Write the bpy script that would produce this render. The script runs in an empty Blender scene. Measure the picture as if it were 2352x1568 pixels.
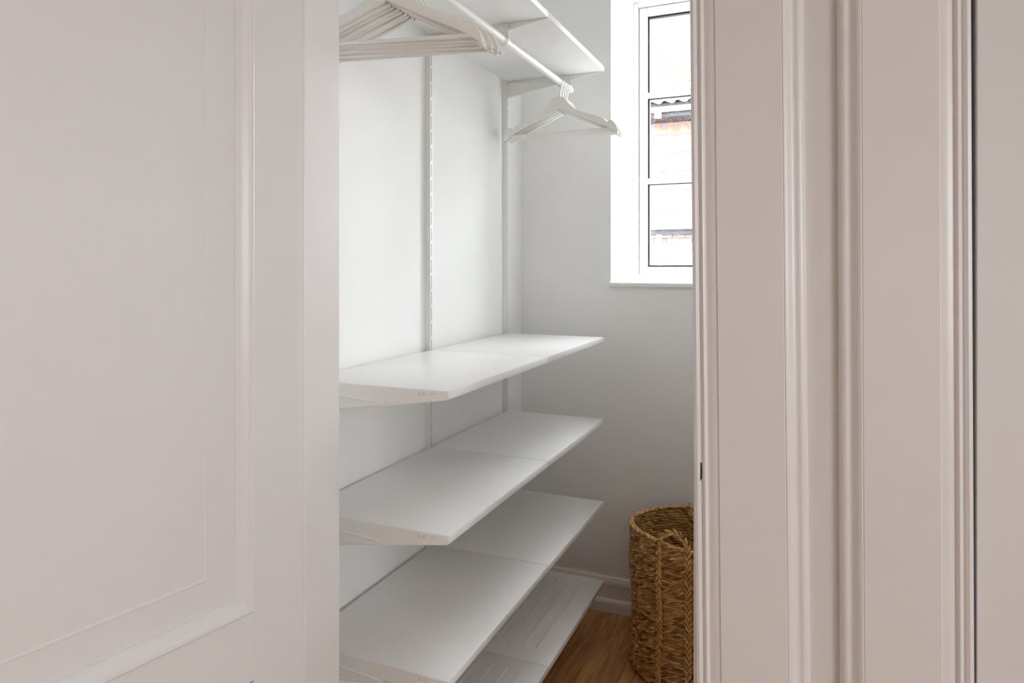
import bpy, bmesh, math, random
from mathutils import Vector, Matrix
random.seed(7)
SC = bpy.context.scene
COL = SC.collection
R = math.radians

# ------------------------------------------------------------------ camera
CZ = 1.3635                       # eye height above the floor
cam_d = bpy.data.cameras.new('camera')
cam = bpy.data.objects.new('camera', cam_d)
COL.objects.link(cam)
cam.location = (0, 0, CZ)
cam.rotation_euler = (R(90), 0, R(23.26))
cam_d.sensor_width = 36.0
cam_d.lens = 24.0
cam_d.shift_y = -172.0 / 2352.0
cam_d.clip_start = 0.02
SC.camera = cam

# ------------------------------------------------------------------ overcast sky, exposure
SKY = 19.0
world = bpy.data.worlds.new('sky')
SC.world = world
world.use_nodes = True
wn = world.node_tree
wn.nodes.clear()
wo = wn.nodes.new('ShaderNodeOutputWorld')
wb = wn.nodes.new('ShaderNodeBackground')
wb.inputs['Color'].default_value = (0.93, 0.97, 1.0, 1)
wb.inputs['Strength'].default_value = SKY
wn.links.new(wb.outputs[0], wo.inputs[0])
SC.view_settings.view_transform = 'Standard'
SC.view_settings.look = 'None'
SC.view_settings.gamma = 1.0
SC.view_settings.use_curve_mapping = False
SC.view_settings.exposure = 0.0
SC.cycles.use_light_tree = False
SC.cycles.max_bounces = 10
SC.cycles.diffuse_bounces = 9
SC.cycles.glossy_bounces = 3
SC.cycles.transparent_max_bounces = 6
SC.cycles.use_adaptive_sampling = True
SC.cycles.adaptive_threshold = 0.06
SC.cycles.caustics_reflective = False
SC.cycles.caustics_refractive = False
SC.cycles.sample_clamp_indirect = 8.0


def portal(name, loc, rot, sx, sy):
    l = bpy.data.lights.new(name, 'AREA')
    l.shape = 'RECTANGLE'
    l.size, l.size_y = sx, sy
    l.cycles.is_portal = True
    o = bpy.data.objects.new(name, l)
    o.location, o.rotation_euler = loc, rot
    COL.objects.link(o)


# the closet window in view and the hall window on the right only guide the sampling of the sky (an area lamp looks along its -Z)
portal('window_portal', (-0.40, 3.12, CZ + 0.57), (R(-90), 0, 0), 0.66, 1.22)
portal('hall_window_right_offscreen', (2.82, -1.34, 1.675), (0, R(90), 0), 1.25, 1.28)



# ------------------------------------------------------------------ materials
def new_mat(name):
    m = bpy.data.materials.new(name)
    m.use_nodes = True
    return m, m.node_tree, m.node_tree.nodes['Principled BSDF']


def paint(name, col, rough=0.45, bump=0.0, scale=60.0, stretch=(1, 1, 1), var=0.0, vscale=3.0):
    m, t, b = new_mat(name)
    b.inputs['Base Color'].default_value = (*col, 1)
    b.inputs['Roughness'].default_value = rough
    tc = t.nodes.new('ShaderNodeTexCoord')
    mp = t.nodes.new('ShaderNodeMapping')
    mp.inputs['Scale'].default_value = stretch
    t.links.new(tc.outputs['Object'], mp.inputs['Vector'])
    if bump > 0:
        n = t.nodes.new('ShaderNodeTexNoise')
        n.inputs['Scale'].default_value = scale
        n.inputs['Detail'].default_value = 2
        t.links.new(mp.outputs[0], n.inputs['Vector'])
        bp = t.nodes.new('ShaderNodeBump')
        bp.inputs['Strength'].default_value = bump
        bp.inputs['Distance'].default_value = 0.002
        t.links.new(n.outputs['Fac'], bp.inputs['Height'])
        t.links.new(bp.outputs[0], b.inputs['Normal'])
    if var > 0:
        n2 = t.nodes.new('ShaderNodeTexNoise')
        n2.inputs['Scale'].default_value = vscale
        n2.inputs['Detail'].default_value = 3
        t.links.new(mp.outputs[0], n2.inputs['Vector'])
        mx = t.nodes.new('ShaderNodeMix')
        mx.data_type = 'RGBA'
        mx.inputs[6].default_value = (*[c * (1 - var) for c in col], 1)
        mx.inputs[7].default_value = (*[min(1, c * (1 + var)) for c in col], 1)
        t.links.new(n2.outputs['Fac'], mx.inputs[0])
        t.links.new(mx.outputs[2], b.inputs['Base Color'])
    return m


M = {}
M['wall'] = paint('wall_paint', (0.86, 0.857, 0.85), 0.75)
M['ceiling'] = paint('ceiling_paint', (0.88, 0.88, 0.87), 0.85)
M['hall_wall'] = paint('hall_wall_paint', (0.72, 0.70, 0.69), 0.8)
M['trim'] = paint('old_gloss_paint', (0.80, 0.79, 0.795), 0.34, 0.22, 26, (1, 1, 0.25), 0.012, 4)
M['door'] = paint('old_door_paint', (0.79, 0.79, 0.80), 0.36, 0.16, 30, (1, 1, 0.35), 0.015, 3)
M['white_trim'] = paint('satin_white', (0.83, 0.82, 0.80), 0.35, 0.04, 60)
M['window_white'] = paint('window_white', (0.82, 0.82, 0.81), 0.3)
M['sill'] = paint('sill_white', (0.84, 0.84, 0.83), 0.3)
M['shelf'] = paint('white_melamine', (0.86, 0.855, 0.85), 0.30)
M['metal'] = paint('white_powder_coat', (0.82, 0.81, 0.79), 0.35)
M['standard'] = paint('upright_enamel', (0.80, 0.79, 0.765), 0.35)
M['hanger'] = paint('hanger_white_lacquer', (0.83, 0.815, 0.785), 0.38)
M['screw'] = paint('dark_steel_and_notch_shade', (0.22, 0.20, 0.18), 0.5)  # steel of the hanger screws, also the painted shade in the architrave notch
M['gasket'] = paint('black_rubber', (0.012, 0.012, 0.013), 0.5)
M['gutter'] = paint('zinc_gutter', (0.34, 0.35, 0.37), 0.5)
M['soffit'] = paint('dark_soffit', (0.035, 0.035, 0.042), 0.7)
M['pipe'] = paint('white_downpipe', (0.8, 0.8, 0.8), 0.4)
M['mortar'] = paint('mortar', (0.20, 0.19, 0.20), 0.9, 0.2, 60)
M['ground'] = paint('yard_gravel', (0.30, 0.29, 0.27), 0.95, 0.3, 30, (1, 1, 1), 0.2, 2)
M['house_ext'] = paint('house_render', (0.6, 0.58, 0.55), 0.9, 0.2, 40)

m, t, b = new_mat('chrome_wire')
b.inputs['Base Color'].default_value = (0.62, 0.64, 0.66, 1)
b.inputs['Metallic'].default_value = 1.0
b.inputs['Roughness'].default_value = 0.22
M['chrome'] = m

# thin window glass with a few dried droplets
m = bpy.data.materials.new('window_glass')
m.use_nodes = True
t = m.node_tree
t.nodes.clear()
out = t.nodes.new('ShaderNodeOutputMaterial')
tr = t.nodes.new('ShaderNodeBsdfTransparent')
tr.inputs[0].default_value = (0.97, 0.98, 0.98, 1)
gl = t.nodes.new('ShaderNodeBsdfGlossy')
gl.inputs['Roughness'].default_value = 0.02
df = t.nodes.new('ShaderNodeBsdfTranslucent')
df.inputs[0].default_value = (0.9, 0.9, 0.9, 1)
mx = t.nodes.new('ShaderNodeMixShader')
mx.inputs[0].default_value = 0.04
mx2 = t.nodes.new('ShaderNodeMixShader')
tc = t.nodes.new('ShaderNodeTexCoord')
vo = t.nodes.new('ShaderNodeTexVoronoi')
vo.inputs['Scale'].default_value = 170
cr = t.nodes.new('ShaderNodeValToRGB')
cr.color_ramp.elements[0].position = 0.06
cr.color_ramp.elements[0].color = (0.45, 0.45, 0.45, 1)
cr.color_ramp.elements[1].position = 0.17
cr.color_ramp.elements[1].color = (0, 0, 0, 1)
t.links.new(tc.outputs['Object'], vo.inputs['Vector'])
t.links.new(vo.outputs['Distance'], cr.inputs[0])
t.links.new(tr.outputs[0], mx.inputs[1])
t.links.new(gl.outputs[0], mx.inputs[2])
t.links.new(cr.outputs[0], mx2.inputs[0])
t.links.new(mx.outputs[0], mx2.inputs[1])
t.links.new(df.outputs[0], mx2.inputs[2])
t.links.new(mx2.outputs[0], out.inputs[0])
M['glass'] = m
m = bpy.data.materials.new('clear_glass')
m.use_nodes = True
t = m.node_tree
t.nodes.clear()
out = t.nodes.new('ShaderNodeOutputMaterial')
tr = t.nodes.new('ShaderNodeBsdfTransparent')
gl = t.nodes.new('ShaderNodeBsdfGlossy')
gl.inputs['Roughness'].default_value = 0.02
mx = t.nodes.new('ShaderNodeMixShader')
mx.inputs[0].default_value = 0.04
t.links.new(tr.outputs[0], mx.inputs[1])
t.links.new(gl.outputs[0], mx.inputs[2])
t.links.new(mx.outputs[0], out.inputs[0])
M['clear_glass'] = m

# oak planks, each plank shifted by its own random value
m, t, b = new_mat('oak_plank')
b.inputs['Roughness'].default_value = 0.5
tc = t.nodes.new('ShaderNodeTexCoord')
oi = t.nodes.new('ShaderNodeObjectInfo')
ad = t.nodes.new('ShaderNodeVectorMath')
ad.operation = 'MULTIPLY_ADD'
ad.inputs[1].default_value = (1, 1, 1)
sc_ = t.nodes.new('ShaderNodeVectorMath')
sc_.operation = 'SCALE'
sc_.inputs['Scale'].default_value = 37.0
cb = t.nodes.new('ShaderNodeCombineXYZ')
for i in range(3):
    t.links.new(oi.outputs['Random'], cb.inputs[i])
t.links.new(cb.outputs[0], sc_.inputs[0])
t.links.new(tc.outputs['Object'], ad.inputs[0])
t.links.new(sc_.outputs[0], ad.inputs[2])
mp = t.nodes.new('ShaderNodeMapping')
mp.inputs['Scale'].default_value = (1.0, 0.09, 1.0)
t.links.new(ad.outputs[0], mp.inputs['Vector'])
n1 = t.nodes.new('ShaderNodeTexNoise')
n1.inputs['Scale'].default_value = 60
n1.inputs['Detail'].default_value = 6
n1.inputs['Distortion'].default_value = 0.6
t.links.new(mp.outputs[0], n1.inputs['Vector'])
cr = t.nodes.new('ShaderNodeValToRGB')
cr.color_ramp.elements[0].position = 0.30
cr.color_ramp.elements[0].color = (0.37, 0.165, 0.048, 1)
cr.color_ramp.elements[1].position = 0.72
cr.color_ramp.elements[1].color = (0.68, 0.37, 0.135, 1)
t.links.new(n1.outputs['Fac'], cr.inputs[0])
# knots
vk = t.nodes.new('ShaderNodeTexVoronoi')
vk.inputs['Scale'].default_value = 5.0
mk = t.nodes.new('ShaderNodeMapping')
mk.inputs['Scale'].default_value = (1.0, 0.45, 0.0)
t.links.new(ad.outputs[0], mk.inputs['Vector'])
t.links.new(mk.outputs[0], vk.inputs['Vector'])
ck = t.nodes.new('ShaderNodeValToRGB')
ck.color_ramp.elements[0].position = 0.02
ck.color_ramp.elements[0].color = (0.25, 0.2, 0.18, 1)
ck.color_ramp.elements[1].position = 0.08
ck.color_ramp.elements[1].color = (1, 1, 1, 1)
t.links.new(vk.outputs['Distance'], ck.inputs[0])
mm = t.nodes.new('ShaderNodeMix')
mm.data_type = 'RGBA'
mm.blend_type = 'MULTIPLY'
mm.inputs[0].default_value = 1.0
t.links.new(cr.outputs[0], mm.inputs[6])
t.links.new(ck.outputs[0], mm.inputs[7])
hv = t.nodes.new('ShaderNodeHueSaturation')
mr = t.nodes.new('ShaderNodeMapRange')
mr.inputs['To Min'].default_value = 0.82
mr.inputs['To Max'].default_value = 1.15
t.links.new(oi.outputs['Random'], mr.inputs[0])
t.links.new(mr.outputs[0], hv.inputs['Value'])
t.links.new(mm.outputs[2], hv.inputs['Color'])
t.links.new(hv.outputs[0], b.inputs['Base Color'])
bp = t.nodes.new('ShaderNodeBump')
bp.inputs['Strength'].default_value = 0.12
bp.inputs['Distance'].default_value = 0.001
t.links.new(n1.outputs['Fac'], bp.inputs['Height'])
t.links.new(bp.outputs[0], b.inputs['Normal'])
M['oak'] = m


def random_tint(name, c0, c1, rough, noise_scale, bump):
    m, t, b = new_mat(name)
    b.inputs['Roughness'].default_value = rough
    oi = t.nodes.new('ShaderNodeObjectInfo')
    tc = t.nodes.new('ShaderNodeTexCoord')
    n = t.nodes.new('ShaderNodeTexNoise')
    n.inputs['Scale'].default_value = noise_scale
    t.links.new(tc.outputs['Object'], n.inputs['Vector'])
    av = t.nodes.new('ShaderNodeMath')
    av.operation = 'MULTIPLY_ADD'
    av.inputs[1].default_value = 0.35
    t.links.new(n.outputs['Fac'], av.inputs[0])
    a2 = t.nodes.new('ShaderNodeMath')
    a2.operation = 'MULTIPLY'
    a2.inputs[1].default_value = 0.65
    t.links.new(oi.outputs['Random'], a2.inputs[0])
    t.links.new(a2.outputs[0], av.inputs[2])
    mx = t.nodes.new('ShaderNodeMix')
    mx.data_type = 'RGBA'
    mx.inputs[6].default_value = (*c0, 1)
    mx.inputs[7].default_value = (*c1, 1)
    t.links.new(av.outputs[0], mx.inputs[0])
    t.links.new(mx.outputs[2], b.inputs['Base Color'])
    bp = t.nodes.new('ShaderNodeBump')
    bp.inputs['Strength'].default_value = bump
    bp.inputs['Distance'].default_value = 0.004
    t.links.new(n.outputs['Fac'], bp.inputs['Height'])
    t.links.new(bp.outputs[0], b.inputs['Normal'])
    return m


M['tile'] = random_tint('clay_pantile', (0.36, 0.170, 0.130), (0.44, 0.235, 0.185), 0.85, 25, 0.2)
M['brick'] = random_tint('red_brick', (0.22, 0.13, 0.12), (0.44, 0.33, 0.31), 0.9, 30, 0.3)

# dried seagrass: a tint per strand from the mesh, fine fibres from noise
m, t, b = new_mat('seagrass')
b.inputs['Roughness'].default_value = 0.55
at = t.nodes.new('ShaderNodeAttribute')
at.attribute_name = 'strand'
tc = t.nodes.new('ShaderNodeTexCoord')
n = t.nodes.new('ShaderNodeTexNoise')
n.inputs['Scale'].default_value = 420
n.inputs['Detail'].default_value = 2
t.links.new(tc.outputs['Object'], n.inputs['Vector'])
ma = t.nodes.new('ShaderNodeMath')
ma.operation = 'MULTIPLY_ADD'
ma.inputs[1].default_value = 0.45
ma.inputs[2].default_value = -0.22
t.links.new(n.outputs['Fac'], ma.inputs[0])
m2 = t.nodes.new('ShaderNodeMath')
m2.operation = 'ADD'
t.links.new(at.outputs['Fac'], m2.inputs[0])
t.links.new(ma.outputs[0], m2.inputs[1])
cr = t.nodes.new('ShaderNodeValToRGB')
e = cr.color_ramp.elements
e[0].position = 0.0
e[0].color = (0.20, 0.098, 0.026, 1)
e[1].position = 1.0
e[1].color = (0.85, 0.60, 0.28, 1)
x = e.new(0.5)
x.color = (0.60, 0.335, 0.110, 1)
t.links.new(m2.outputs[0], cr.inputs[0])
t.links.new(cr.outputs[0], b.inputs['Base Color'])
M['seagrass'] = m
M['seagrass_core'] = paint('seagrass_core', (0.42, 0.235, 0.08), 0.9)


# ------------------------------------------------------------------ mesh helpers
def tag(o, label=None, cat=None, group=None, kind=None):
    if label: o['label'] = label
    if cat: o['category'] = cat
    if group: o['group'] = group
    if kind: o['kind'] = kind
    return o


def link(name, me, mat=None, parent=None, loc=None):
    o = bpy.data.objects.new(name, me)
    if mat is not None and me is not None and not me.materials:
        me.materials.append(mat)
    COL.objects.link(o)
    if parent is not None:
        o.parent = parent
    if loc is not None:
        o.location = loc
    return o


def empty(name, loc=(0, 0, 0), rz=0.0):
    o = bpy.data.objects.new(name, None)
    o.empty_display_size = 0.05
    o.location = loc
    o.rotation_euler = (0, 0, rz)
    COL.objects.link(o)
    return o


class MB:
    """collects simple solids in one bmesh"""
    def __init__(s):
        s.bm = bmesh.new()

    def box(s, x0, x1, y0, y1, z0, z1, bev=0.0, seg=2):
        b2 = bmesh.new()
        vs = [b2.verts.new((x, y, z)) for x in (x0, x1) for y in (y0, y1) for z in (z0, z1)]
        for f in ((0, 1, 3, 2), (4, 6, 7, 5), (0, 4, 5, 1), (2, 3, 7, 6), (0, 2, 6, 4), (1, 5, 7, 3)):
            b2.faces.new([vs[i] for i in f])
        if bev > 0:
            bmesh.ops.bevel(b2, geom=b2.edges[:], offset=bev, segments=seg, profile=0.5, affect='EDGES')
        s.merge(b2)
        return s

    def merge(s, b2, mtx=None):
        if mtx is not None:
            bmesh.ops.transform(b2, matrix=mtx, verts=b2.verts[:])
        me = bpy.data.meshes.new('tmp')
        b2.to_mesh(me)
        b2.free()
        s.bm.from_mesh(me)
        bpy.data.meshes.remove(me)

    def prism(s, pts, f, a0, a1, bev=0.0, seg=2):
        """extrude polygon pts (p,q) from a0 to a1; f(p,q,a) -> xyz"""
        b2 = bmesh.new()
        lo = [b2.verts.new(f(p, q, a0)) for p, q in pts]
        hi = [b2.verts.new(f(p, q, a1)) for p, q in pts]
        n = len(pts)
        b2.faces.new(lo[::-1])
        b2.faces.new(hi)
        for i in range(n):
            b2.faces.new((lo[i], lo[(i + 1) % n], hi[(i + 1) % n], hi[i]))
        bmesh.ops.recalc_face_normals(b2, faces=b2.faces[:])
        if bev > 0:
            es = [e_ for e_ in b2.edges if any(len(fc.verts) == n and n > 4 for fc in e_.link_faces)] if n > 4 else b2.edges[:]
            bmesh.ops.bevel(b2, geom=es, offset=bev, segments=seg, profile=0.5, affect='EDGES')
        s.merge(b2)
        return s

    def tube(s, pts, r, n=10, closed=False, cap=True, flat=None):
        b2 = bmesh.new()
        pts = [Vector(p) for p in pts]
        N = len(pts)
        rings = []
        up = None
        for i, p in enumerate(pts):
            a = pts[(i - 1) % N] if (i > 0 or closed) else p
            c = pts[(i + 1) % N] if (i < N - 1 or closed) else p
            d = (c - a).normalized()
            if up is None:
                up = d.orthogonal().normalized()
            up = (up - d * up.dot(d)).normalized()
            sd = d.cross(up)
            rr = r[i] if isinstance(r, (list, tuple)) else r
            ring = []
            for k in range(n):
                an = 2 * math.pi * k / n
                v = p + up * (math.cos(an) * rr) + sd * (math.sin(an) * rr)
                ring.append(b2.verts.new(v))
            rings.append(ring)
        L = N if closed else N - 1
        for i in range(L):
            A, B = rings[i], rings[(i + 1) % N]
            for k in range(n):
                b2.faces.new((A[k], A[(k + 1) % n], B[(k + 1) % n], B[k]))
        if cap and not closed:
            b2.faces.new(rings[0][::-1])
            b2.faces.new(rings[-1])
        if flat:
            flat(b2)
        s.merge(b2)
        return s

    def mesh(s, name, smooth=None):
        bmesh.ops.recalc_face_normals(s.bm, faces=s.bm.faces[:])
        me = bpy.data.meshes.new(name)
        s.bm.to_mesh(me)
        s.bm.free()
        if smooth is not None:
            for p in me.polygons:
                p.use_smooth = True
            me.set_sharp_from_angle(angle=R(smooth))
        return me

    def build(s, name, mat, parent=None, smooth=None, loc=None):
        return link(name, s.mesh(name, smooth), mat, parent, loc)


def bore(me, *cutters):
    """real holes: boolean difference of closed meshes"""
    o = bpy.data.objects.new('cut', me)
    COL.objects.link(o)
    tmp = []
    for c in cutters:
        co = bpy.data.objects.new('cutter', c)
        COL.objects.link(co)
        tmp.append(co)
        md = o.modifiers.new('b', 'BOOLEAN')
        md.operation, md.solver, md.object = 'DIFFERENCE', 'EXACT', co
    dg = bpy.context.evaluated_depsgraph_get()
    new = bpy.data.meshes.new_from_object(o.evaluated_get(dg))
    for x in [o] + tmp:
        m_ = x.data
        bpy.data.objects.remove(x)
        bpy.data.meshes.remove(m_)
    return new


def structure(o):
    o['kind'] = 'structure'
    return o


# ------------------------------------------------------------------ the shell
XL = -1.096            # closet wall that carries the shelves
XR = 0.03
YB = 2.65              # window wall
YF0, YF1 = 1.0, 1.1    # wall between hall and closet
H = 2.72
OX0, OX1 = -0.842, -0.147   # clear opening of the closet door
DH = 2.06                   # door height
QX0, QX1 = 0.188, 0.90      # clear opening of the next door
WX0, WX1 = -0.711, -0.095   # window reveal
WZ0, WZ1 = CZ - 0.062, CZ + 1.185
WY = 3.05                   # inside face of the window frame

# walls
structure(MB().box(XL - 0.2, XL, YF1, YB, 0, H).build('wall_left', M['wall']))
structure(MB().box(XR, XR + 0.2, YF1, YB, 0, H).build('wall_right', M['wall']))
wb_ = MB()
Y2 = 3.13
wb_.box(XL - 0.2, WX0, YB, Y2, 0, H)
wb_.box(WX1, XR + 0.2, YB, Y2, 0, H)
wb_.box(WX0, WX1, YB, Y2, 0, WZ0 - 0.02)
wb_.box(WX0, WX1, YB, Y2, WZ1, H)
structure(wb_.build('wall_back', M['wall']))
HX0, HX1, HY0 = -2.3, 2.6, -2.1
wf = MB()
J = 0.022
wf.box(HX0, OX0 - J, YF0, YF1, 0, H)
wf.box(OX1 + J, QX0 - J, YF0, YF1, 0, H)
wf.box(QX1 + J, HX1, YF0, YF1, 0, H)
wf.box(OX0 - J, OX1 + J, YF0, YF1, DH + J, H)
wf.box(QX0 - J, QX1 + J, YF0, YF1, DH + J, H)
structure(wf.build('wall_front', M['hall_wall']))
structure(MB().box(HX0 - 0.2, HX0, HY0, YF0, 0, H).build('wall_hall_left', M['hall_wall']))
VY0, VY1, VZ0, VZ1 = -1.98, -0.70, 1.05, 2.30
wr = MB()
wr.box(HX1, HX1 + 0.2, HY0, VY0, 0, H)
wr.box(HX1, HX1 + 0.2, VY1, YF1 + 0.8, 0, H)
wr.box(HX1, HX1 + 0.2, VY0, VY1, 0, VZ0)
wr.box(HX1, HX1 + 0.2, VY0, VY1, VZ1, H)
structure(wr.build('wall_hall_right', M['hall_wall']))
structure(MB().box(XR + 0.2, HX1, YF1 + 0.6, YF1 + 0.8, 0, H).build('wall_far_room', M['hall_wall']))
wh = MB()
wh.box(HX0 - 0.2, HX1 + 0.2, HY0 - 0.25, HY0, 0, H)
structure(wh.build('wall_hall_back', M['hall_wall']))
structure(MB().box(HX0 - 0.2, HX1 + 0.2, HY0 - 0.25, Y2, H, H + 0.2).build('ceiling', M['ceiling']))
fl = structure(MB().box(HX0 - 0.2, HX1 + 0.2, HY0 - 0.25, Y2, -0.2, -0.0155).build('floor', M['oak']))

# planks: the closet floor, then the hall floor (same boards, parts of the floor)
pk = {}
PW = 0.13


def plank(x0, y0, y1, w=PW):
    key = round(y1 - y0, 3), w
    if key not in pk:
        L = y1 - y0
        pk[key] = MB().box(0.0006, w - 0.0006, 0.0006, L - 0.0006, -0.015, 0.0, 0.0012, 1).mesh('plank')
        pk[key].materials.append(M['oak'])
    o = link('plank', pk[key], None, fl, (x0, y0, 0))
    return o


x0 = -0.70 - 4 * PW + 0.0
xs = []
k = 0
while x0 < XR:
    a = max(x0, XL)
    w = min(x0 + PW, XR) - a
    if w > 0.01:
        cut = (1.75, 2.42, 2.05, 1.5)[k % 4] if k % 4 != 1 else 2.42
        y_ = [YF1 - 0.1, cut, YB]
        for i in range(2):
            plank(a, y_[i], y_[i + 1], round(w, 4))
    x0 += PW
    k += 1
x0 = HX0
k = 0
while x0 < HX1 - 0.01:
    w = round(min(PW, HX1 - x0), 4)
    cut = (-0.9, 0.1, -0.4)[k % 3]
    plank(x0, HY0, cut, w)
    plank(x0, cut, YF0, w)
    x0 += PW
    k += 1

# ------------------------------------------------------------------ skirting boards of the closet
base_prof = [(0, 0), (0.026, 0), (0.026, 0.036), (0.023, 0.042), (0.020, 0.046), (0.014, 0.050), (0.013, 0.054), (0.013, 0.098),
             (0.017, 0.100), (0.018, 0.103), (0.018, 0.112), (0.0165, 0.119), (0.0135, 0.124), (0.0135, 0.126), (0.011, 0.130), (0.0, 0.133)]
structure(MB().prism(base_prof, lambda p, q, a: (a, YB - p, q), XL, XR).build('baseboard_back', M['white_trim']))
structure(MB().prism(base_prof, lambda p, q, a: (XL + p, a, q), YF1, YB - 0.027).build('baseboard_left', M['white_trim']))
structure(MB().prism(base_prof, lambda p, q, a: (XR - p, a, q), YF1, YB - 0.027).build('baseboard_right', M['white_trim']))

# ------------------------------------------------------------------ closet window
win = structure(empty('window_1', (0, 0, 0)))
fr = MB()


def ring(mb, x0, x1, z0, z1, w, y0, y1, bev=0.002):
    mb.box(x0, x0 + w, y0, y1, z0, z1, bev)
    mb.box(x1 - w, x1, y0, y1, z0, z1, bev)
    mb.box(x0 + w, x1 - w, y0, y1, z0, z0 + w, bev)
    mb.box(x0 + w, x1 - w, y0, y1, z1 - w, z1, bev)


ring(fr, WX0, WX1, WZ0, WZ1, 0.020, WY - 0.012, Y2)
fr.build('window_frame', M['window_white'], win)
sash = MB()
sx0, sx1, sz0, sz1 = WX0 + 0.0225, WX1 - 0.0225, WZ0 + 0.026, WZ1 - 0.0225
gx0, gx1, gz0, gz1 = sx0 + 0.036, sx1 - 0.036, sz0 + 0.040, sz1 - 0.036
ring(sash, sx0, sx1, sz0, sz1, 0.034, WY + 0.003, WY + 0.065, 0.004)
so = sash.build('sash', M['window_white'], win)
gk = MB()
ring(gk, sx0 + 0.034, sx1 - 0.034, sz0 + 0.034, sz1 - 0.034, 0.008, WY + 0.030, WY + 0.050, 0.0)
gk.build('gasket', M['gasket'], so)
mz = [CZ + 0.384, CZ + 0.771]
for z in mz:
    MB().prism([(WY + 0.012, z - 0.009), (WY + 0.012, z + 0.009), (WY + 0.022, z + 0.0125), (WY + 0.034, z + 0.0125), (WY + 0.034, z - 0.0125), (WY + 0.022, z - 0.0125)],
               lambda p, q, a: (a, p, q), sx0 + 0.030, sx1 - 0.030, 0.002, 1).build('glazing_bar', M['window_white'], so)
    MB().box(sx0 + 0.034, sx1 - 0.034, WY + 0.034, WY + 0.052, z - 0.016, z + 0.012).build('gasket', M['gasket'], so)
zz = [sz0 + 0.034] + mz + [sz1 - 0.034]
for i in range(3):
    MB().box(sx0 + 0.036, sx1 - 0.036, WY + 0.0405, WY + 0.0415, zz[i] + 0.004, zz[i + 1] - 0.004).build('pane', M['glass'], so)
sl = MB()
sl.box(WX0 - 0.006, WX1 + 0.03, YB - 0.014, YB, WZ0 - 0.020, WZ0, 0.006, 3)
sl.box(WX0 + 0.0005, WX1 - 0.0005, YB - 0.002, WY - 0.012, WZ0 - 0.020, WZ0)
sl.build('window_sill', M['sill'], win, 40)

# hall window on the right of the hall: two casements
hw = structure(empty('window_2', (0, 0, 0)))
f2 = MB()
vm = (VY0 + VY1) / 2
for a, b_, c, d in ((VY0, VY0 + 0.04, VZ0, VZ1), (VY1 - 0.04, VY1, VZ0, VZ1), (VY0 + 0.04, VY1 - 0.04, VZ0, VZ0 + 0.04), (VY0 + 0.04, VY1 - 0.04, VZ1 - 0.04, VZ1), (vm - 0.03, vm + 0.03, VZ0 + 0.04, VZ1 - 0.04)):
    f2.box(HX1 + 0.09, HX1 + 0.15, a, b_, c, d, 0.002, 1)
f2.build('window_frame', M['window_white'], hw)
for a, b_ in ((VY0 + 0.04, vm - 0.03), (vm + 0.03, VY1 - 0.04)):
    MB().box(HX1 + 0.119, HX1 + 0.121, a, b_, VZ0 + 0.04, VZ1 - 0.04).build('pane', M['clear_glass'], hw)
MB().box(HX1 - 0.03, HX1 + 0.09, VY0 - 0.03, VY1 + 0.03, VZ0 - 0.03, VZ0, 0.006).build('window_sill', M['sill'], hw)

# ------------------------------------------------------------------ door linings and architraves
CW = 0.148
cas_prof = [(0.0, 0.0), (0.0, 0.011), (0.0015, 0.0145), (0.005, 0.0160), (0.0085, 0.0145), (0.0095, 0.0125), (0.0110, 0.0125), (0.0125, 0.0150),
            (0.0150, 0.0165), (0.0175, 0.0155), (0.0190, 0.0130), (0.0205, 0.0130), (0.0240, 0.0150), (0.0290, 0.0158), (0.0340, 0.0162), (0.0350, 0.0180),
            (0.1195, 0.0185), (0.1205, 0.0175), (0.1215, 0.0185), (0.1240, 0.0180), (0.1270, 0.0160), (0.1300, 0.0130), (0.1330, 0.0112), (0.1365, 0.0105), (0.1380, 0.0112), (0.1410, 0.0110), (0.1445, 0.0095), (0.1465, 0.0070), (0.1478, 0.0040), (CW, 0.0)]


def casing(n, x_in, sgn, lean=0.0):
    o = MB().prism(cas_prof, lambda p, q, a: (x_in + sgn * p - lean * (a - CZ), YF0 - q, a), 0.0, DH + 0.012).build('trim_%d' % n, M['trim'], None, 40)
    return structure(o)


def head(n, xa, xb):
    o = MB().prism(cas_prof, lambda p, q, a: (a, YF0 - q, DH + 0.012 + p), xa, xb).build('trim_%d' % n, M['trim'], None, 40)
    return structure(o)


def lining(n, a, b_):
    mb = MB()
    mb.box(a - J, a, YF0 - 0.001, YF1, 0, DH + J, 0.0015, 1)
    mb.box(b_, b_ + J, YF0 - 0.001, YF1, 0, DH + J, 0.0015, 1)
    mb.box(a, b_, YF0 - 0.001, YF1, DH, DH + J, 0.0015, 1)
    return structure(mb.build('trim_%d' % n, M['trim']))


casing(1, OX0 - 0.004, -1)
ca = casing(2, OX1, 1, 0.0095)
casing(3, QX0 - 0.0005, -1, 0.004)
casing(4, QX1, 1)
head(5, OX0 - 0.004 - CW, OX1 + CW)
head(6, QX0 - CW, QX1 + CW)
lining(7, OX0, OX1)
lining(8, QX0, QX1)
# the worn keeper notch cut into the inner bead of the architrave, a dark sheet added at its bottom as painted shade
NP = [(0, 0), (0.0026, 0.004), (0.0030, 0.018), (0.0024, 0.026), (0.0002, 0.027), (0.0, 0.012)]
cme = bore(ca.data.copy(), MB().prism(NP, lambda p, q, a: (OX1 + 0.0108 + p, YF0 - a, CZ - 0.302 + q), 0.0015, 0.0300).mesh('notch'))
if len(cme.polygons) > len(cas_prof):
    ca.data = cme
MB().prism(NP, lambda p, q, a: (OX1 + 0.0108 + p, YF0 - a, CZ - 0.302 + q), 0.0010, 0.0022).build('notch_shade', M['screw'], ca)


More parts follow.
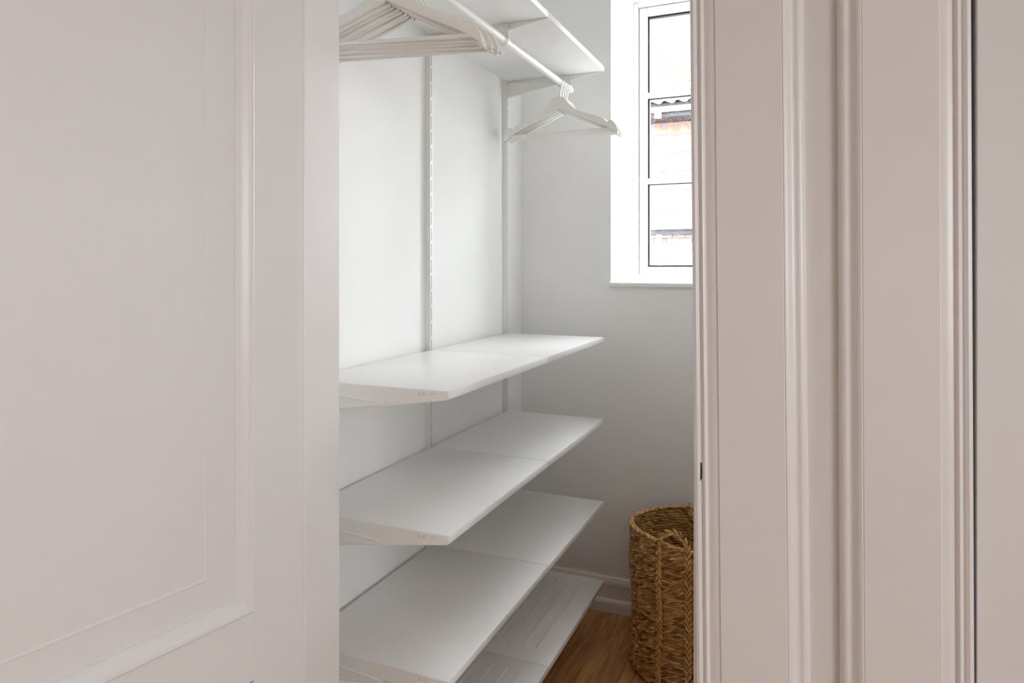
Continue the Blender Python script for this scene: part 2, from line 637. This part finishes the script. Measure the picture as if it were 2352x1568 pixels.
# ------------------------------------------------------------------ panelled doors
def raised_panel(parent, s0, s1, z0, z1, mat, side):
    """moulding + field of one door panel in door space: s along the leaf, t out of the face"""
    prof = [(0.0, 0.0015), (0.0025, 0.0030), (0.006, 0.0020), (0.008, 0.0), (0.011, -0.0015), (0.016, -0.0035), (0.021, -0.0075), (0.0245, -0.0105), (0.026, -0.0115), (0.0275, -0.0095), (0.0290, -0.0125)]
    bm = bmesh.new()
    loops = []
    for d, h in prof:
        loops.append([bm.verts.new((a, side * h, c)) for a, c in ((s0 + d, z0 + d), (s1 - d, z0 + d), (s1 - d, z1 - d), (s0 + d, z1 - d))])
    for A, B in zip(loops, loops[1:]):
        for i in range(4):
            bm.faces.new((A[i], A[(i + 1) % 4], B[(i + 1) % 4], B[i]))
    mb = MB()
    mb.merge(bm)
    mb.build('panel_moulding', mat, parent, 30)
    bm = bmesh.new()
    loops = []
    for d, h in ((0.0285, -0.0125), (0.055, -0.0115), (0.0775, -0.0103), (0.0785, -0.0085), (0.0805, -0.0078), (0.0830, -0.0082), (0.0842, -0.0092), (0.088, -0.0090)):
        loops.append([bm.verts.new((a, side * h, c)) for a, c in ((s0 + d, z0 + d), (s1 - d, z0 + d), (s1 - d, z1 - d), (s0 + d, z1 - d))])
    for A, B in zip(loops, loops[1:]):
        for i in range(4):
            bm.faces.new((A[i], A[(i + 1) % 4], B[(i + 1) % 4], B[i]))
    bm.faces.new(loops[-1])
    mb = MB()
    mb.merge(bm)
    mb.build('panel', mat, parent, 20)


def panel_door(name, W, Hd, z_up0, z_lo1, margin, mat, lip):
    root = structure(empty(name))
    T = 0.040
    z_lo0, z_up1 = 0.20, Hd - 0.115
    for a, b_ in ((lip, margin), (W - margin, W - lip)):
        MB().box(a, b_, -T, 0, 0.006, Hd, 0.0006, 1).build('stile', mat, root)
    for a, b_ in ((0.006, z_lo0), (z_lo1, z_up0), (z_up1, Hd)):
        MB().box(margin - 0.0005, W - margin + 0.0005, -T, 0, a, b_, 0.0006, 1).build('rail', mat, root)
    for s in (0,):
        raised_panel(root, margin, W - margin, z_up0, z_up1, mat, 1)
        raised_panel(root, margin, W - margin, z_lo0, z_lo1, mat, 1)
    for a, b_ in ((z_lo0, z_lo1), (z_up0, z_up1)):
        MB().box(margin, W - margin, -T + 0.006, -0.016, a, b_).build('panel', mat, root)
    if lip > 0:
        for a, b_ in ((0.0, lip + 0.003), (W - lip - 0.003, W)):
            MB().box(a, b_, -T, -0.016, 0.006, Hd, 0.0022).build('rebate_lip', mat, root)
    return root


# open closet door: hinge at the left of the opening, swung out into the hall
d1 = panel_door('door_1', 0.69, 2.045, CZ - 0.5787, CZ - 0.695, 0.092, M['door'], 0.0)
# door space: +X runs from the hinge to the free edge, +Y is the visible face
ang = R(10.8)
d1.matrix_world = Matrix(((-math.sin(ang), math.cos(ang), 0, -0.8333), (-math.cos(ang), -math.sin(ang), 0, 0.9719), (0, 0, 1, 0), (0, 0, 0, 1)))
for hz in (0.25, 1.02, 1.80):
    MB().tube([(-0.006, -0.030, hz - 0.045), (-0.006, -0.030, hz + 0.045)], 0.006, 12).build('hinge', M['trim'], d1, 40)
hk = MB()
hk.tube([(0.635, 0.0, 1.0), (0.635, 0.045, 1.0), (0.625, 0.052, 1.0), (0.53, 0.052, 1.0)], 0.008, 10)
hk.build('door_handle', M['chrome'], d1, 50)

# the closed door next to it
d2 = panel_door('door_2', QX1 - QX0 - 0.0105, 2.045, CZ - 0.5787, CZ - 0.695, 0.092, M['door'], 0.0)
d2.matrix_world = Matrix(((1, 0, 0, QX0 + 0.0050), (0, -1, 0, YF0 - 0.008), (0, 0, 1, 0), (0, 0, 0, 1)))
h2 = MB()
h2.tube([(0.64, 0.0, 1.0), (0.64, 0.045, 1.0), (0.63, 0.052, 1.0), (0.535, 0.052, 1.0)], 0.008, 10)
h2.build('door_handle', M['chrome'], d2, 50)
structure(MB().box(QX0, QX0 + 0.014, YF0 + 0.034, YF1, 0, DH).build('trim_9', M['trim']))

# ------------------------------------------------------------------ shelving on the left wall
XS = -1.078            # front of the uprights, back edge of the boards
XF = -0.687            # front edge of the boards
YA, YM, YZ = 1.2620, 1.868, 2.462
TOPS = [CZ + 0.743, CZ - 0.2615, CZ - 0.565, CZ - 0.870, CZ - 1.164]   # board tops
TH = 0.018
BT = 0.0024            # bracket sheet

# uprights
st_lab = ['slotted white upright on the wall at the shelf ends away from the window',
          'slotted white upright on the wall where the shelf boards meet',
          'slotted white upright on the wall close to the window wall corner']
SZ0, SZ1 = 0.135, CZ + 0.86
UP = MB()
w2, dp, tk = 0.0065, -0.018, 0.0012
UP.box(XL, XS, -w2, -w2 + tk, SZ0, SZ1)
UP.box(XL, XS, w2 - tk, w2, SZ0, SZ1)
UP.box(XS - tk, XS, -w2 + tk, -0.0017, SZ0, SZ1)
UP.box(XS - tk, XS, 0.0017, w2 - tk, SZ0, SZ1)
z = SZ0
while z < SZ1 - 0.01:
    UP.box(XS - tk, XS, -0.0017, 0.0017, z, min(z + 0.0095, SZ1))
    z += 0.050
up_me = UP.mesh('upright')
up_me.materials.append(M['standard'])
for y, lb in zip((YA, YM, YZ), st_lab):
    o = empty('wall_upright', (0, y, 0))
    tag(o, lb, 'upright', 'uprights of the shelving')
    link('channel', up_me, None, o)
    MB().box(XL, XL + 0.0015, -w2 + tk, w2 - tk, SZ0, SZ1).build('channel_back', M['standard'], o)
    for zs in (0.3, 1.1, 1.9):
        MB().tube([(XL + 0.001, 0, zs + 0.0245), (XL + 0.006, 0, zs + 0.0245)], 0.004, 8).build('screw', M['chrome'], o)

# boards
lev_txt = ['top level above the clothes rail', 'highest level below the clothes rail', 'second level below the clothes rail',
           'third level below the clothes rail', 'lowest level just above the floor']


def flat_board(y0, y1):
    return MB().box(XS, XF, y0, y1, -TH, 0, 0.0016, 2).mesh('board', 40)


def ribbed_board(y0, y1):
    mb = MB().box(XS, XF, y0, y1, -TH, 0, 0.0016, 2)
    for k_ in range(6):
        xc = -0.752 - 0.046 * k_
        hw_, a, b_ = 0.0065, y0 + 0.075, y1 - 0.055
        ptsa = []
        for i in range(7):
            an = math.pi * i / 6
            ptsa.append((xc + hw_ * math.cos(an), b_ + hw_ * math.sin(an)))
        for i in range(7):
            an = math.pi + math.pi * i / 6
            ptsa.append((xc + hw_ * math.cos(an), a + hw_ * math.sin(an)))
        bm = bmesh.new()
        n_ = len(ptsa)
        lo = [bm.verts.new((p, q, -0.001)) for p, q in ptsa]
        cx, cy = xc, (a + b_) / 2
        mid = [bm.verts.new((xc + (p - xc) * 0.72, q - math.copysign(0.0015, q - cy), 0.0012)) for p, q in ptsa]
        hi = [bm.verts.new((xc + (p - xc) * 0.35, q - math.copysign(0.004, q - cy), 0.0018)) for p, q in ptsa]
        for A, B in ((lo, mid), (mid, hi)):
            for i in range(n_):
                bm.faces.new((A[i], A[(i + 1) % n_], B[(i + 1) % n_], B[i]))
        bm.faces.new(hi)
        mb.merge(bm)
    return mb.mesh('ribbed_board', 40)


G = 0.0021
bays = [(YA + BT / 2 + 0.0002, YM - G), (YM + G, YZ - BT / 2 - 0.0002)]
bay_txt = ['bay away from the window wall', 'bay next to the window wall']
for li, zt in enumerate(TOPS):
    for bi, (y0, y1) in enumerate(bays):
        me = (ribbed_board if li == 4 else flat_board)(y0, y1)
        me.materials.append(M['shelf'])
        kind = 'ribbed white shoe shelf' if li == 4 else 'plain white shelf board'
        o = link('shelf_board', me, None, None, (0, 0, zt))
        tag(o, '%s, %s, %s' % (kind, lev_txt[li].replace(' level', ''), bay_txt[bi]), 'shelf', 'shelf boards of the wardrobe system')


# brackets
def bracket_parts():
    d = {}
    pr = [(XS + 0.0005, -0.0012), (XF + 0.0002, -0.0012), (XF + 0.0002, -0.0165), (XF - 0.005, -0.0190), (XS + 0.0005, -0.0800)]
    d['plate'] = MB().prism(pr, lambda p, q, a: (p, a, q), -BT / 2, BT / 2).mesh('plate')
    # embossed bead loop on both faces
    for nm, sg in (('bead', -1), ('bead2', 1)):
        path = [(-1.062, 0, -0.0200), (-0.965, 0, -0.0295), (-0.875, 0, -0.0360), (-0.862, 0, -0.0375), (-0.857, 0, -0.0400), (-0.861, 0, -0.0425), (-0.873, 0, -0.0440), (-0.965, 0, -0.0575), (-1.055, 0, -0.0700), (-1.066, 0, -0.0690), (-1.070, 0, -0.0640), (-1.070, 0, -0.0240), (-1.067, 0, -0.0205)]
        mb = MB().tube([(a, sg * BT / 2, c) for a, _, c in path], 0.0024, 8, closed=True)
        d[nm] = mb.mesh('bead', 60)
    holes = [(-0.847, -0.8395, -0.0365, -0.0345), (-0.8375, -0.830, -0.0370, -0.0350), (-0.760, -0.7445, -0.0130, -0.0068), (-0.729, -0.7160, -0.0078, -0.0066)]
    d['plate'] = bore(d['plate'], *[MB().box(xa, xb, -0.01, 0.01, za, zb).mesh('hole') for xa, xb, za, zb in holes])
    d['clip_tab'] = MB().box(-0.7575, -0.7462, -BT / 2 - 0.0007, BT / 2 + 0.0007, -0.0123, -0.0074, 0.0005, 1).mesh('clip_tab')
    d['clip_tab2'] = MB().box(-0.731, -0.7145, -BT / 2 - 0.0016, BT / 2 + 0.0016, -0.0145, -0.0077, 0.0014, 2).mesh('clip_tab', 50)
    # hooks into the upright
    d['wall_hook'] = MB().box(XS - 0.006, XS + 0.002, -0.0010, 0.0010, -0.072, -0.052).mesh('wall_hook')
    d['wall_hook2'] = MB().box(XS - 0.006, XS + 0.002, -0.0010, 0.0010, -0.030, -0.008).mesh('wall_hook')
    for k_, me in d.items():
        me.materials.append(M['metal'])
    return d


BP = bracket_parts()
pos_txt = ['end away from window', 'on middle upright', 'beside window wall']
for li, zt in enumerate(TOPS):
    for pi_, y in enumerate((YA, YM, YZ)):
        o = empty('shelf_bracket', (0, y, zt))
        tag(o, 'white tapering shelf bracket, %s, %s' % (lev_txt[li].replace(' level', ''), pos_txt[pi_]), 'bracket', 'shelf brackets')
        for k_, me in BP.items():
            if pi_ == 1 and k_ in ('clip_tab2', 'clip_tab'):
                continue
            if pi_ == 0 and k_ == 'bead2' or pi_ == 2 and k_ == 'bead2':
                continue
            link(k_.rstrip('234'), me, None, o)

# ------------------------------------------------------------------ clothes rail
RX, RZ, RR = -0.826, CZ + 0.675, 0.0120
rod = empty('clothes_rail', (RX, (YA + YZ) / 2, RZ))
tag(rod, 'long round white metal clothes rail hung under the top shelf', 'clothes rail')
hl = (YZ - YA) / 2 + 0.026
MB().tube([(0, -hl, 0), (0, hl, 0)], RR, 28).build('tube', M['metal'], rod, 40)
for s in (-1, 1):
    MB().tube([(0, s * hl, 0), (0, s * (hl + 0.003), 0)], [RR + 0.0008, RR + 0.0002], 28).build('end_cap', M['metal'], rod, 40)

RH = {}
RH['plate'] = MB().box(-0.012, 0.012, 0, 0.0018, 0.006, 0.055, 0.0008, 1).mesh('plate')
cr_ = RR + 0.0030
cp = [(cr_ * math.cos(a), 0, cr_ * math.sin(a)) for a in [R(48 - 12 * i) for i in range(20)]]


def strap(mb, pts, y0, y1, th):
    b2 = bmesh.new()
    rows = []
    for i, p in enumerate(pts):
        d_ = Vector((p[0], 0, p[2])).normalized()
        rows.append([b2.verts.new((p[0] + d_.x * h_, y, p[2] + d_.z * h_)) for h_, y in ((0, y0), (0, y1), (th, y1), (th, y0))])
    for A, B in zip(rows, rows[1:]):
        for i in range(4):
            b2.faces.new((A[i], A[(i + 1) % 4], B[(i + 1) % 4], B[i]))
    b2.faces.new(rows[0][::-1])
    b2.faces.new(rows[-1])
    mb.merge(b2)
    return mb


RH['cradle'] = strap(MB(), cp, -0.005, 0.0018, 0.0022).mesh('cradle', 40)
RH['plate'] = bore(RH['plate'], MB().tube([(0.0, -0.01, 0.040), (0.0, 0.01, 0.040)], 0.0022, 12).mesh('hole'), MB().box(-0.0095, 0.0095, -0.01, 0.01, 0.0487, 0.0500).mesh('hole'))
for me in RH.values():
    me.materials.append(M['metal'])
for y, tx in ((YA, 'at the end away from the window'), (YM, 'on the middle bracket'), (YZ, 'beside the window wall')):
    o = empty('rail_holder', (RX, y - BT / 2 - 0.0019 - 0.002, RZ))
    tag(o, 'small white metal holder carrying the clothes rail, ' + tx, 'rail holder', 'holders of the clothes rail')
    for k_, me in RH.items():
        link(k_, me, None, o)


# ------------------------------------------------------------------ hangers
def catmull(P, n=5):
    out = []
    N = len(P)
    for i in range(N - 1):
        p0, p1, p2, p3 = P[max(i - 1, 0)], P[i], P[i + 1], P[min(i + 2, N - 1)]
        for k_ in range(n):
            u = k_ / n
            out.append(tuple(0.5 * ((2 * p1[j]) + (-p0[j] + p2[j]) * u + (2 * p0[j] - 5 * p1[j] + 4 * p2[j] - p3[j]) * u * u + (-p0[j] + 3 * p1[j] - 3 * p2[j] + p3[j]) * u ** 3) for j in (0, 1)))
    out.append(P[-1])
    return out


half = catmull([(0.0, 0.0), (0.012, -0.0005), (0.0225, -0.0035), (0.0300, -0.0135), (0.0400, -0.0290), (0.0560, -0.0430), (0.0800, -0.0570), (0.1230, -0.0725), (0.1600, -0.0860)], 4)
tip = catmull([(0.1600, -0.0860), (0.1690, -0.0945), (0.1755, -0.1005), (0.1800, -0.0995), (0.1850, -0.0960), (0.1930, -0.0985), (0.2030, -0.1090), (0.2100, -0.1230), (0.2140, -0.1345)], 4)
under = [(0.2120, -0.1375), (0.2050, -0.1350), (0.1700, -0.1165), (0.1000, -0.0860), (0.0400, -0.0600), (0.0060, -0.0450)]
rt = half[:-1] + tip + under
lt = [(-a, c) for a, c in rt[1:]][::-1]
outline = [(a * 1.03, c * 1.04) for a, c in rt + [(0.0, -0.0435)] + lt]
HT = 0.0098
bm_body = MB().prism(outline, lambda p, q, a: (p, a, q), -HT / 2, HT / 2, 0.0012, 2)
HB = {}
HB['body'] = bm_body.mesh('body', 35)
HB['trouser_bar'] = MB().tube([(-0.200, 0, -0.1295), (0.200, 0, -0.1295)], 0.0040, 12).mesh('trouser_bar', 40)
hc = 0.0555           # hook circle centre above the neck
hr = 0.0160
hp = [(0.006, 0, -0.012), (0.006, 0, 0.006), (0.0062, 0, 0.014), (0.0080, 0, 0.025), (0.0110, 0, 0.036)]
hp = hp + [(hr * math.cos(R(a)), 0, hc + hr * math.sin(R(a))) for a in range(-30, 206, 15)]
HB['hook'] = MB().tube(hp, 0.0015, 8).mesh('hook', 60)
HB['screw'] = MB().tube([(0, 0, -0.0450), (0, 0, -0.0490)], [0.0017, 0.0010], 8).mesh('screw', 50)
HB['collar'] = MB().tube([(0.006, 0, -0.0008), (0.006, 0, 0.0018)], 0.0030, 10).mesh('collar', 50)
for k_, me in HB.items():
    me.materials.append(M['chrome'] if k_ in ('hook', 'collar') else M['screw'] if k_ == 'screw' else M['hanger'])


def hanger(y, rz, dx, lb, grp):
    z0 = RZ + RR + 0.0016 - hr - hc
    o = empty('clothes_hanger', (RX, y, z0), rz)
    o.rotation_euler = (0, dx, rz)
    # swing about the rail, not about the neck
    p = Matrix.Rotation(rz, 4, 'Z') @ Matrix.Rotation(dx, 4, 'Y') @ Vector((0, 0, hc + hr))
    o.location = Vector((RX, y, z0 + hc + hr)) - p
    tag(o, lb, 'hanger', grp)
    for k_, me in HB.items():
        link(k_, me, None, o)


ORD = ['first', 'second', 'third', 'fourth', 'fifth', 'sixth', 'seventh', 'eighth']
near_y = [1.2470] + [1.2700 + 0.0150 * i for i in range(7)]
near_rz = [7.6, 7.0, 6.2, 6.6, 5.8, 6.2, 5.2, 4.2]
near_dx = [1.9, 3.2, 3.5, 1.9, 3.1, 1.4, 3.4, 2.0]
for i in range(8):
    hanger(near_y[i], R(near_rz[i]), R(near_dx[i]), ORD[i] + ' white wooden hanger from the doorway in the bunch away from the window', 'hangers bunched at the end away from the window')
for i in range(8):
    hanger(2.350 + 0.0124 * i, R(1.2 - 0.35 * i), R((-0.3, 1.1, -0.6, 1.3, 0.0, 1.2, 0.2, 1.4)[i]), ORD[7 - i] + ' white wooden hanger from the window wall in the bunch beside the window', 'hangers bunched at the end beside the window')

# ------------------------------------------------------------------ seagrass basket
BX, BY, BR, BH = -0.357, 2.385, 0.205, 0.478
basket = empty('seagrass_basket', (BX, BY, 0))
tag(basket, 'tall brown woven seagrass laundry basket with braided handles on the wooden floor', 'basket')


def prof(z):
    r = BR - 0.006 * math.sin(math.pi * min(max(z / BH, 0), 1)) + 0.003 * math.sin(z * 23)
    if z < 0.035:
        u = 1 - z / 0.035
        r -= 0.020 * u * u
    return r


def rimz(a):
    return 0.007 * math.sin(2 * a + 0.6) + 0.004 * math.sin(3 * a + 2)


def surf(a, z):
    """point on the basket wall; the upper part follows the wavy rim"""
    zz_ = z + rimz(a) * max(0, z / BH) ** 2
    r = prof(z) * (1 + 0.012 * math.sin(2 * a + 1.2))
    return Vector((r * math.cos(a), r * math.sin(a), zz_))


def lump_template(nseg=6, rings=(-1.0, -0.55, 0.0, 0.55, 1.0), rad=(0.12, 0.72, 1.0, 0.72, 0.12)):
    V, F = [], []
    for x_, r_ in zip(rings, rad):
        for k_ in range(nseg):
            an = 2 * math.pi * k_ / nseg
            V.append((x_, r_ * math.cos(an), r_ * math.sin(an)))
    for i in range(len(rings) - 1):
        for k_ in range(nseg):
            a, b2 = i * nseg + k_, i * nseg + (k_ + 1) % nseg
            F.append((a, b2, b2 + nseg, a + nseg))
    F.append(tuple(range(nseg))[::-1])
    F.append(tuple(range((len(rings) - 1) * nseg, len(rings) * nseg)))
    return V, F


LV, LF = lump_template()


class Lumps:
    def __init__(s):
        s.v, s.f, s.c = [], [], []

    def add(s, c, t_, n_, L, w, h, col):
        """ellipsoid at c, long axis t_, outward n_; half sizes L (along), w (across), h (outward)"""
        bvec = n_.cross(t_)
        o0 = len(s.v)
        for x_, y_, z_ in LV:
            p = c + t_ * (x_ * L) + bvec * (y_ * w) + n_ * (z_ * h)
            s.v.append((p.x, p.y, p.z))
            s.c.append(col)
        for f in LF:
            s.f.append(tuple(i + o0 for i in f))

    def build(s, name, parent, kind=None):
        me = bpy.data.meshes.new(name)
        me.from_pydata(s.v, [], s.f)
        at_ = me.attributes.new('strand', 'FLOAT', 'POINT')
        at_.data.foreach_set('value', s.c)
        for p in me.polygons:
            p.use_smooth = True
        me.update()
        o = link(name, me, M['seagrass'], parent)
        if kind:
            o['kind'] = kind
        return o


rw = Lumps()
rows = 47
pitch = (BH - 0.008) / rows
for i in range(rows):
    z = 0.006 + (i + 0.5) * pitch
    n_ = 86
    off = 0.5 * (i % 2) + random.uniform(-0.1, 0.1)
    for j in range(n_):
        a = 2 * math.pi * (j + off + random.uniform(-0.12, 0.12)) / n_
        p = surf(a, z)
        rn = Vector((math.cos(a), math.sin(a), 0))
        tg = Vector((-math.sin(a), math.cos(a), 0))
        tilt = R(15 + random.uniform(-6, 6))
        tg2 = (tg * math.cos(tilt) + Vector((0, 0, 1)) * math.sin(tilt)).normalized()
        p = p + rn * random.uniform(-0.0010, 0.0016) + Vector((0, 0, random.uniform(-0.0010, 0.0010)))
        rw.add(p, tg2, rn, 0.0138 + random.uniform(-0.001, 0.002), 0.0046 + random.uniform(-0.0006, 0.0005), 0.0054, min(1, max(0, random.gauss(0.40, 0.22))))
rw.build('woven_wall', basket, 'stuff')
rm = Lumps()
n_ = 96
for j in range(n_):
    a = 2 * math.pi * j / n_
    p = surf(a, BH - 0.001)
    rn = Vector((math.cos(a), math.sin(a), 0))
    tg = Vector((-math.sin(a), math.cos(a), 0))
    for s_, lean in ((1, 0.75), (-1, 0.75)):
        t2 = (tg * 0.86 + rn * (0.5 * s_) + Vector((0, 0, 0.10))).normalized()
        nn = (Vector((0, 0, 1)) - t2 * t2.z).normalized()
        rm.add(p + rn * (0.003 * s_) + Vector((0, 0, random.uniform(-0.001, 0.001))), t2, nn, 0.0125, 0.0046, 0.0060, min(1, max(0, random.gauss(0.58, 0.18))))
rm.build('rim', basket, 'stuff')
# lining that closes the gaps of the weave
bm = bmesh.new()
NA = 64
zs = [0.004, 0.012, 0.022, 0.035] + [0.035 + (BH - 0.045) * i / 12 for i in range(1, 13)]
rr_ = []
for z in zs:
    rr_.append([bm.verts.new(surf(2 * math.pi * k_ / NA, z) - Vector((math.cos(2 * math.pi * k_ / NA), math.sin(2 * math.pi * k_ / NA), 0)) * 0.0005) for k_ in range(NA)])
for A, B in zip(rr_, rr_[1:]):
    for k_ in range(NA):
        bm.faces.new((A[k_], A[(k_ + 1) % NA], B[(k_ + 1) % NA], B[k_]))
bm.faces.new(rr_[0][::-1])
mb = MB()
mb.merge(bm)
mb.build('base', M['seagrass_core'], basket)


def braid(path, name, nrm):
    """three-strand braid along path (list of points), nrm(i) the outward direction"""
    L = Lumps()
    step = 0.0100
    # resample
    pts = [path[0]]
    acc = 0.0
    ns = [nrm(0)]
    for i in range(1, len(path)):
        d_ = (path[i] - path[i - 1]).length
        k_ = 0.0
        while acc + (d_ - k_) >= step:
            k_ += step - acc
            acc = 0.0
            pts.append(path[i - 1].lerp(path[i], k_ / d_))
            ns.append(nrm(i - 1).lerp(nrm(i), k_ / d_).normalized())
        acc += d_ - k_
    for i in range(len(pts) - 1):
        t_ = (pts[i + 1] - pts[i]).normalized()
        n0 = (ns[i] - t_ * ns[i].dot(t_)).normalized()
        side = t_.cross(n0)
        sg = 1 if i % 2 == 0 else -1
        for q in range(3):
            t2 = (t_ * 0.86 - side * (0.50 * sg)).normalized()
            c = pts[i] + side * (sg * (0.0046)) + t_ * (0.0032 * (q - 1)) + n0 * (0.001 * (q % 2))
            L.add(c, t2, n0, 0.0125, 0.0034, 0.0066, min(1, max(0, random.gauss(0.55, 0.17))))
    return L.build(name, basket, 'stuff')


def handle_path(a0, a1, up, lean):
    P, N = [], []
    for k_ in range(40):
        z = 0.02 + (BH - 0.02) * k_ / 39
        rn = Vector((math.cos(a0), math.sin(a0), 0))
        P.append(surf(a0, z) + rn * 0.0085)
        N.append(rn)
    for k_ in range(1, 24):
        u = k_ / 24
        a = a0 + (a1 - a0) * u
        rn = Vector((math.cos(a), math.sin(a), 0))
        hgt = math.sin(math.pi * u) ** 0.6
        P.append(surf(a, BH) + rn * (0.0085 - (0.008 - lean) * hgt * 1.0) + Vector((0, 0, up * hgt + 0.006)))
        N.append((rn + Vector((0, 0, 0.35))).normalized())
    for k_ in range(40):
        z = BH - (BH - 0.02) * k_ / 39
        rn = Vector((math.cos(a1), math.sin(a1), 0))
        P.append(surf(a1, z) + rn * 0.0085)
        N.append(rn)
    return P, N


def ang_at(x_over_y, far=False):
    """basket angle whose wall point lies on the sight line x = k*y of a wall plane through the doorway"""
    best = None
    for i in range(3600):
        a = 2 * math.pi * i / 3600
        px, py = BX + BR * math.cos(a), BY + BR * math.sin(a)
        if (py > BY) != far:
            continue
        e_ = abs(px - x_over_y * py)
        if best is None or e_ < best[0]:
            best = (e_, a)
    return best[1]


P, N = handle_path(R(249.5), R(275.5), 0.034, -0.012)
braid(P, 'handle', lambda i: N[i])
P2, N2 = handle_path(R(102), R(74), -0.055, -0.030)
braid(P2, 'handle', lambda i: N2[i])

# ------------------------------------------------------------------ neighbouring house seen through the window
house = empty('neighbouring_house', (0, 11.0, -2.6))
tag(house, 'neighbouring brick house with red pantile roofs outside the window', 'house')


def wpart(mb, name, mat, parent=house, smooth=None):
    """build in world coordinates, parent to the house"""
    o = mb.build(name, mat, parent, smooth)
    o.matrix_parent_inverse = house.matrix_basis.inverted() if parent is house else Matrix()
    return o


HXA, HXB = -3.6, 1.25
TW = 0.205
PT = R(44)
ZE = CZ + 2.60          # eave of the upper roof
YE = 11.0


def tile_mesh(L):
    """pantile: an S in section (x), running up the slope (y); a lip at its lower end"""
    n_ = 12
    sec = []
    for i in range(n_ + 1):
        u = i / n_
        h = 0.022 * math.sin(2 * math.pi * (u - 0.02)) + 0.010 * max(0, math.sin(2 * math.pi * u)) ** 2
        sec.append((u * TW * 1.06, h))
    bm = bmesh.new()
    T_ = 0.014
    rows_ = []
    for y, dz in ((0.0, 0.024), (L, 0.0)):
        top = [bm.verts.new((x_, y, h + dz + T_)) for x_, h in sec]
        bot = [bm.verts.new((x_, y, h + dz)) for x_, h in sec]
        rows_.append((top, bot))
    (t0, b0), (t1, b1) = rows_
    for i in range(n_):
        bm.faces.new((t0[i], t0[i + 1], t1[i + 1], t1[i]))
        bm.faces.new((b0[i], b1[i], b1[i + 1], b0[i + 1]))
        bm.faces.new((t0[i], b0[i], b0[i + 1], t0[i + 1]))
        bm.faces.new((t1[i], t1[i + 1], b1[i + 1], b1[i]))
    bm.faces.new((t0[0], t1[0], b1[0], b0[0]))
    bm.faces.new((t0[-1], b0[-1], b1[-1], t1[-1]))
    mb = MB()
    mb.merge(bm)
    me = mb.mesh('roof_tile', 40)
    me.materials.append(M['tile'])
    return me


def tiled_roof(name, y0, z0, pitch_, rows_, gauge, xa, xb, tm):
    rf = empty(name, (0, 0, 0))
    Lr = rows_ * gauge
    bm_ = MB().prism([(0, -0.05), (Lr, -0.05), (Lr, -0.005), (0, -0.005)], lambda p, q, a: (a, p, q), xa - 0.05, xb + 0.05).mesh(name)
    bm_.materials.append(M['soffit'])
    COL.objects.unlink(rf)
    bpy.data.objects.remove(rf)
    rf = link(name, bm_, None, house)
    rf.matrix_parent_inverse = house.matrix_basis.inverted()
    rf.location = (0, y0, z0)
    rf.rotation_euler = (pitch_, 0, 0)
    nx = int((xb - xa) / TW)
    for r_ in range(rows_):
        for c_ in range(nx):
            o = link('roof_tile', tm, None, rf)
            o.location = (xa + c_ * TW, r_ * gauge, random.uniform(0, 0.003))
            o.rotation_euler = (0, 0, random.uniform(-0.006, 0.006))
    return rf


tm_u = tile_mesh(0.40)
tiled_roof('roof', YE, ZE, PT, 13, 0.325, -3.35, 1.0, tm_u)
tm_l = tile_mesh(0.39)
PL = R(74)
ZL = CZ + 0.615
lr = tiled_roof('mansard_roof', YE + 0.02, ZL, PL, 6, 0.325, -3.35, 1.0, tm_l)
# brick house wall with recessed joints
wpart(MB().box(HXA, HXB, YE + 0.25, YE + 0.5, -2.6, ZL + 0.05), 'wall', M['mortar'])
hwall = [o for o in house.children if o.name.startswith('wall')][0]
wpart(MB().box(HXA, HXB, YE + 0.50, YE + 0.9, ZL - 0.1, ZE + 0.25), 'upper_wall', M['mortar'])
wpart(MB().box(HXA, HXB, YE + 0.9, YE + 4.5, -2.6, ZE + 0.2), 'house_body', M['house_ext'])
bme = MB().box(0, 0.190, -0.012, 0.01, 0, 0.068, 0.004, 1).mesh('brick')
bme.materials.append(M['brick'])
zb = CZ - 0.42
rI = 0
while zb < ZL - 0.10:
    xb = -3.3 + (0.1 if rI % 2 else 0)
    while xb < 0.8:
        o = link('brick', bme, None, hwall)
        o.location = Vector((xb, YE + 0.25, zb)) - Vector(house.location) * 0 if False else Vector((xb, YE + 0.25, zb))
        xb += 0.203
    zb += 0.081
    rI += 1
# gutters, soffits, downpipe
gp = [(0.055 * math.cos(R(180 + 15 * i)), 0.055 * math.sin(R(180 + 15 * i))) for i in range(13)]
gp_in = [(0.9 * a, 0.9 * c + 0.0) for a, c in gp[::-1]]


def gutter(y, z, k_=1.0):
    return MB().prism([(a * k_, c * k_) for a, c in gp + gp_in], lambda p, q, a: (a, y + p, z + q), -3.42, 1.08)


wpart(gutter(YE - 0.03, ZE - 0.06, 1.35), 'gutter', M['gutter'], house, 50)
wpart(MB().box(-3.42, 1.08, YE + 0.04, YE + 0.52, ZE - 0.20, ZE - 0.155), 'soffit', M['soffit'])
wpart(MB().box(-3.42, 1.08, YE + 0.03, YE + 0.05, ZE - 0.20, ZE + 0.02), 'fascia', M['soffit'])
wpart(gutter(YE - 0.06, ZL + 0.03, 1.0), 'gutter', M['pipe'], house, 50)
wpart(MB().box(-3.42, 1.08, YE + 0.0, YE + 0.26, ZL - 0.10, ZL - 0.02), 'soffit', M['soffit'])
wpart(MB().tube([(-2.17, YE + 0.06, ZL - 0.09), (-2.17, YE + 0.06, ZL - 0.12), (-2.17, YE + 0.06, ZL - 0.42), (-2.17, YE + 0.17, ZL - 0.50), (-2.17, YE + 0.17, -2.6)], 0.048, 16), 'downpipe', M['pipe'], house, 50)
wpart(MB().tube([(-2.17, YE - 0.03, ZE - 0.22), (-2.17, YE - 0.03, ZE - 0.12)], 0.058, 16), 'outlet', M['pipe'], house, 50)
structure(MB().box(-40, 40, -40, 60, -2.8, -2.6).build('ground', M['ground']))
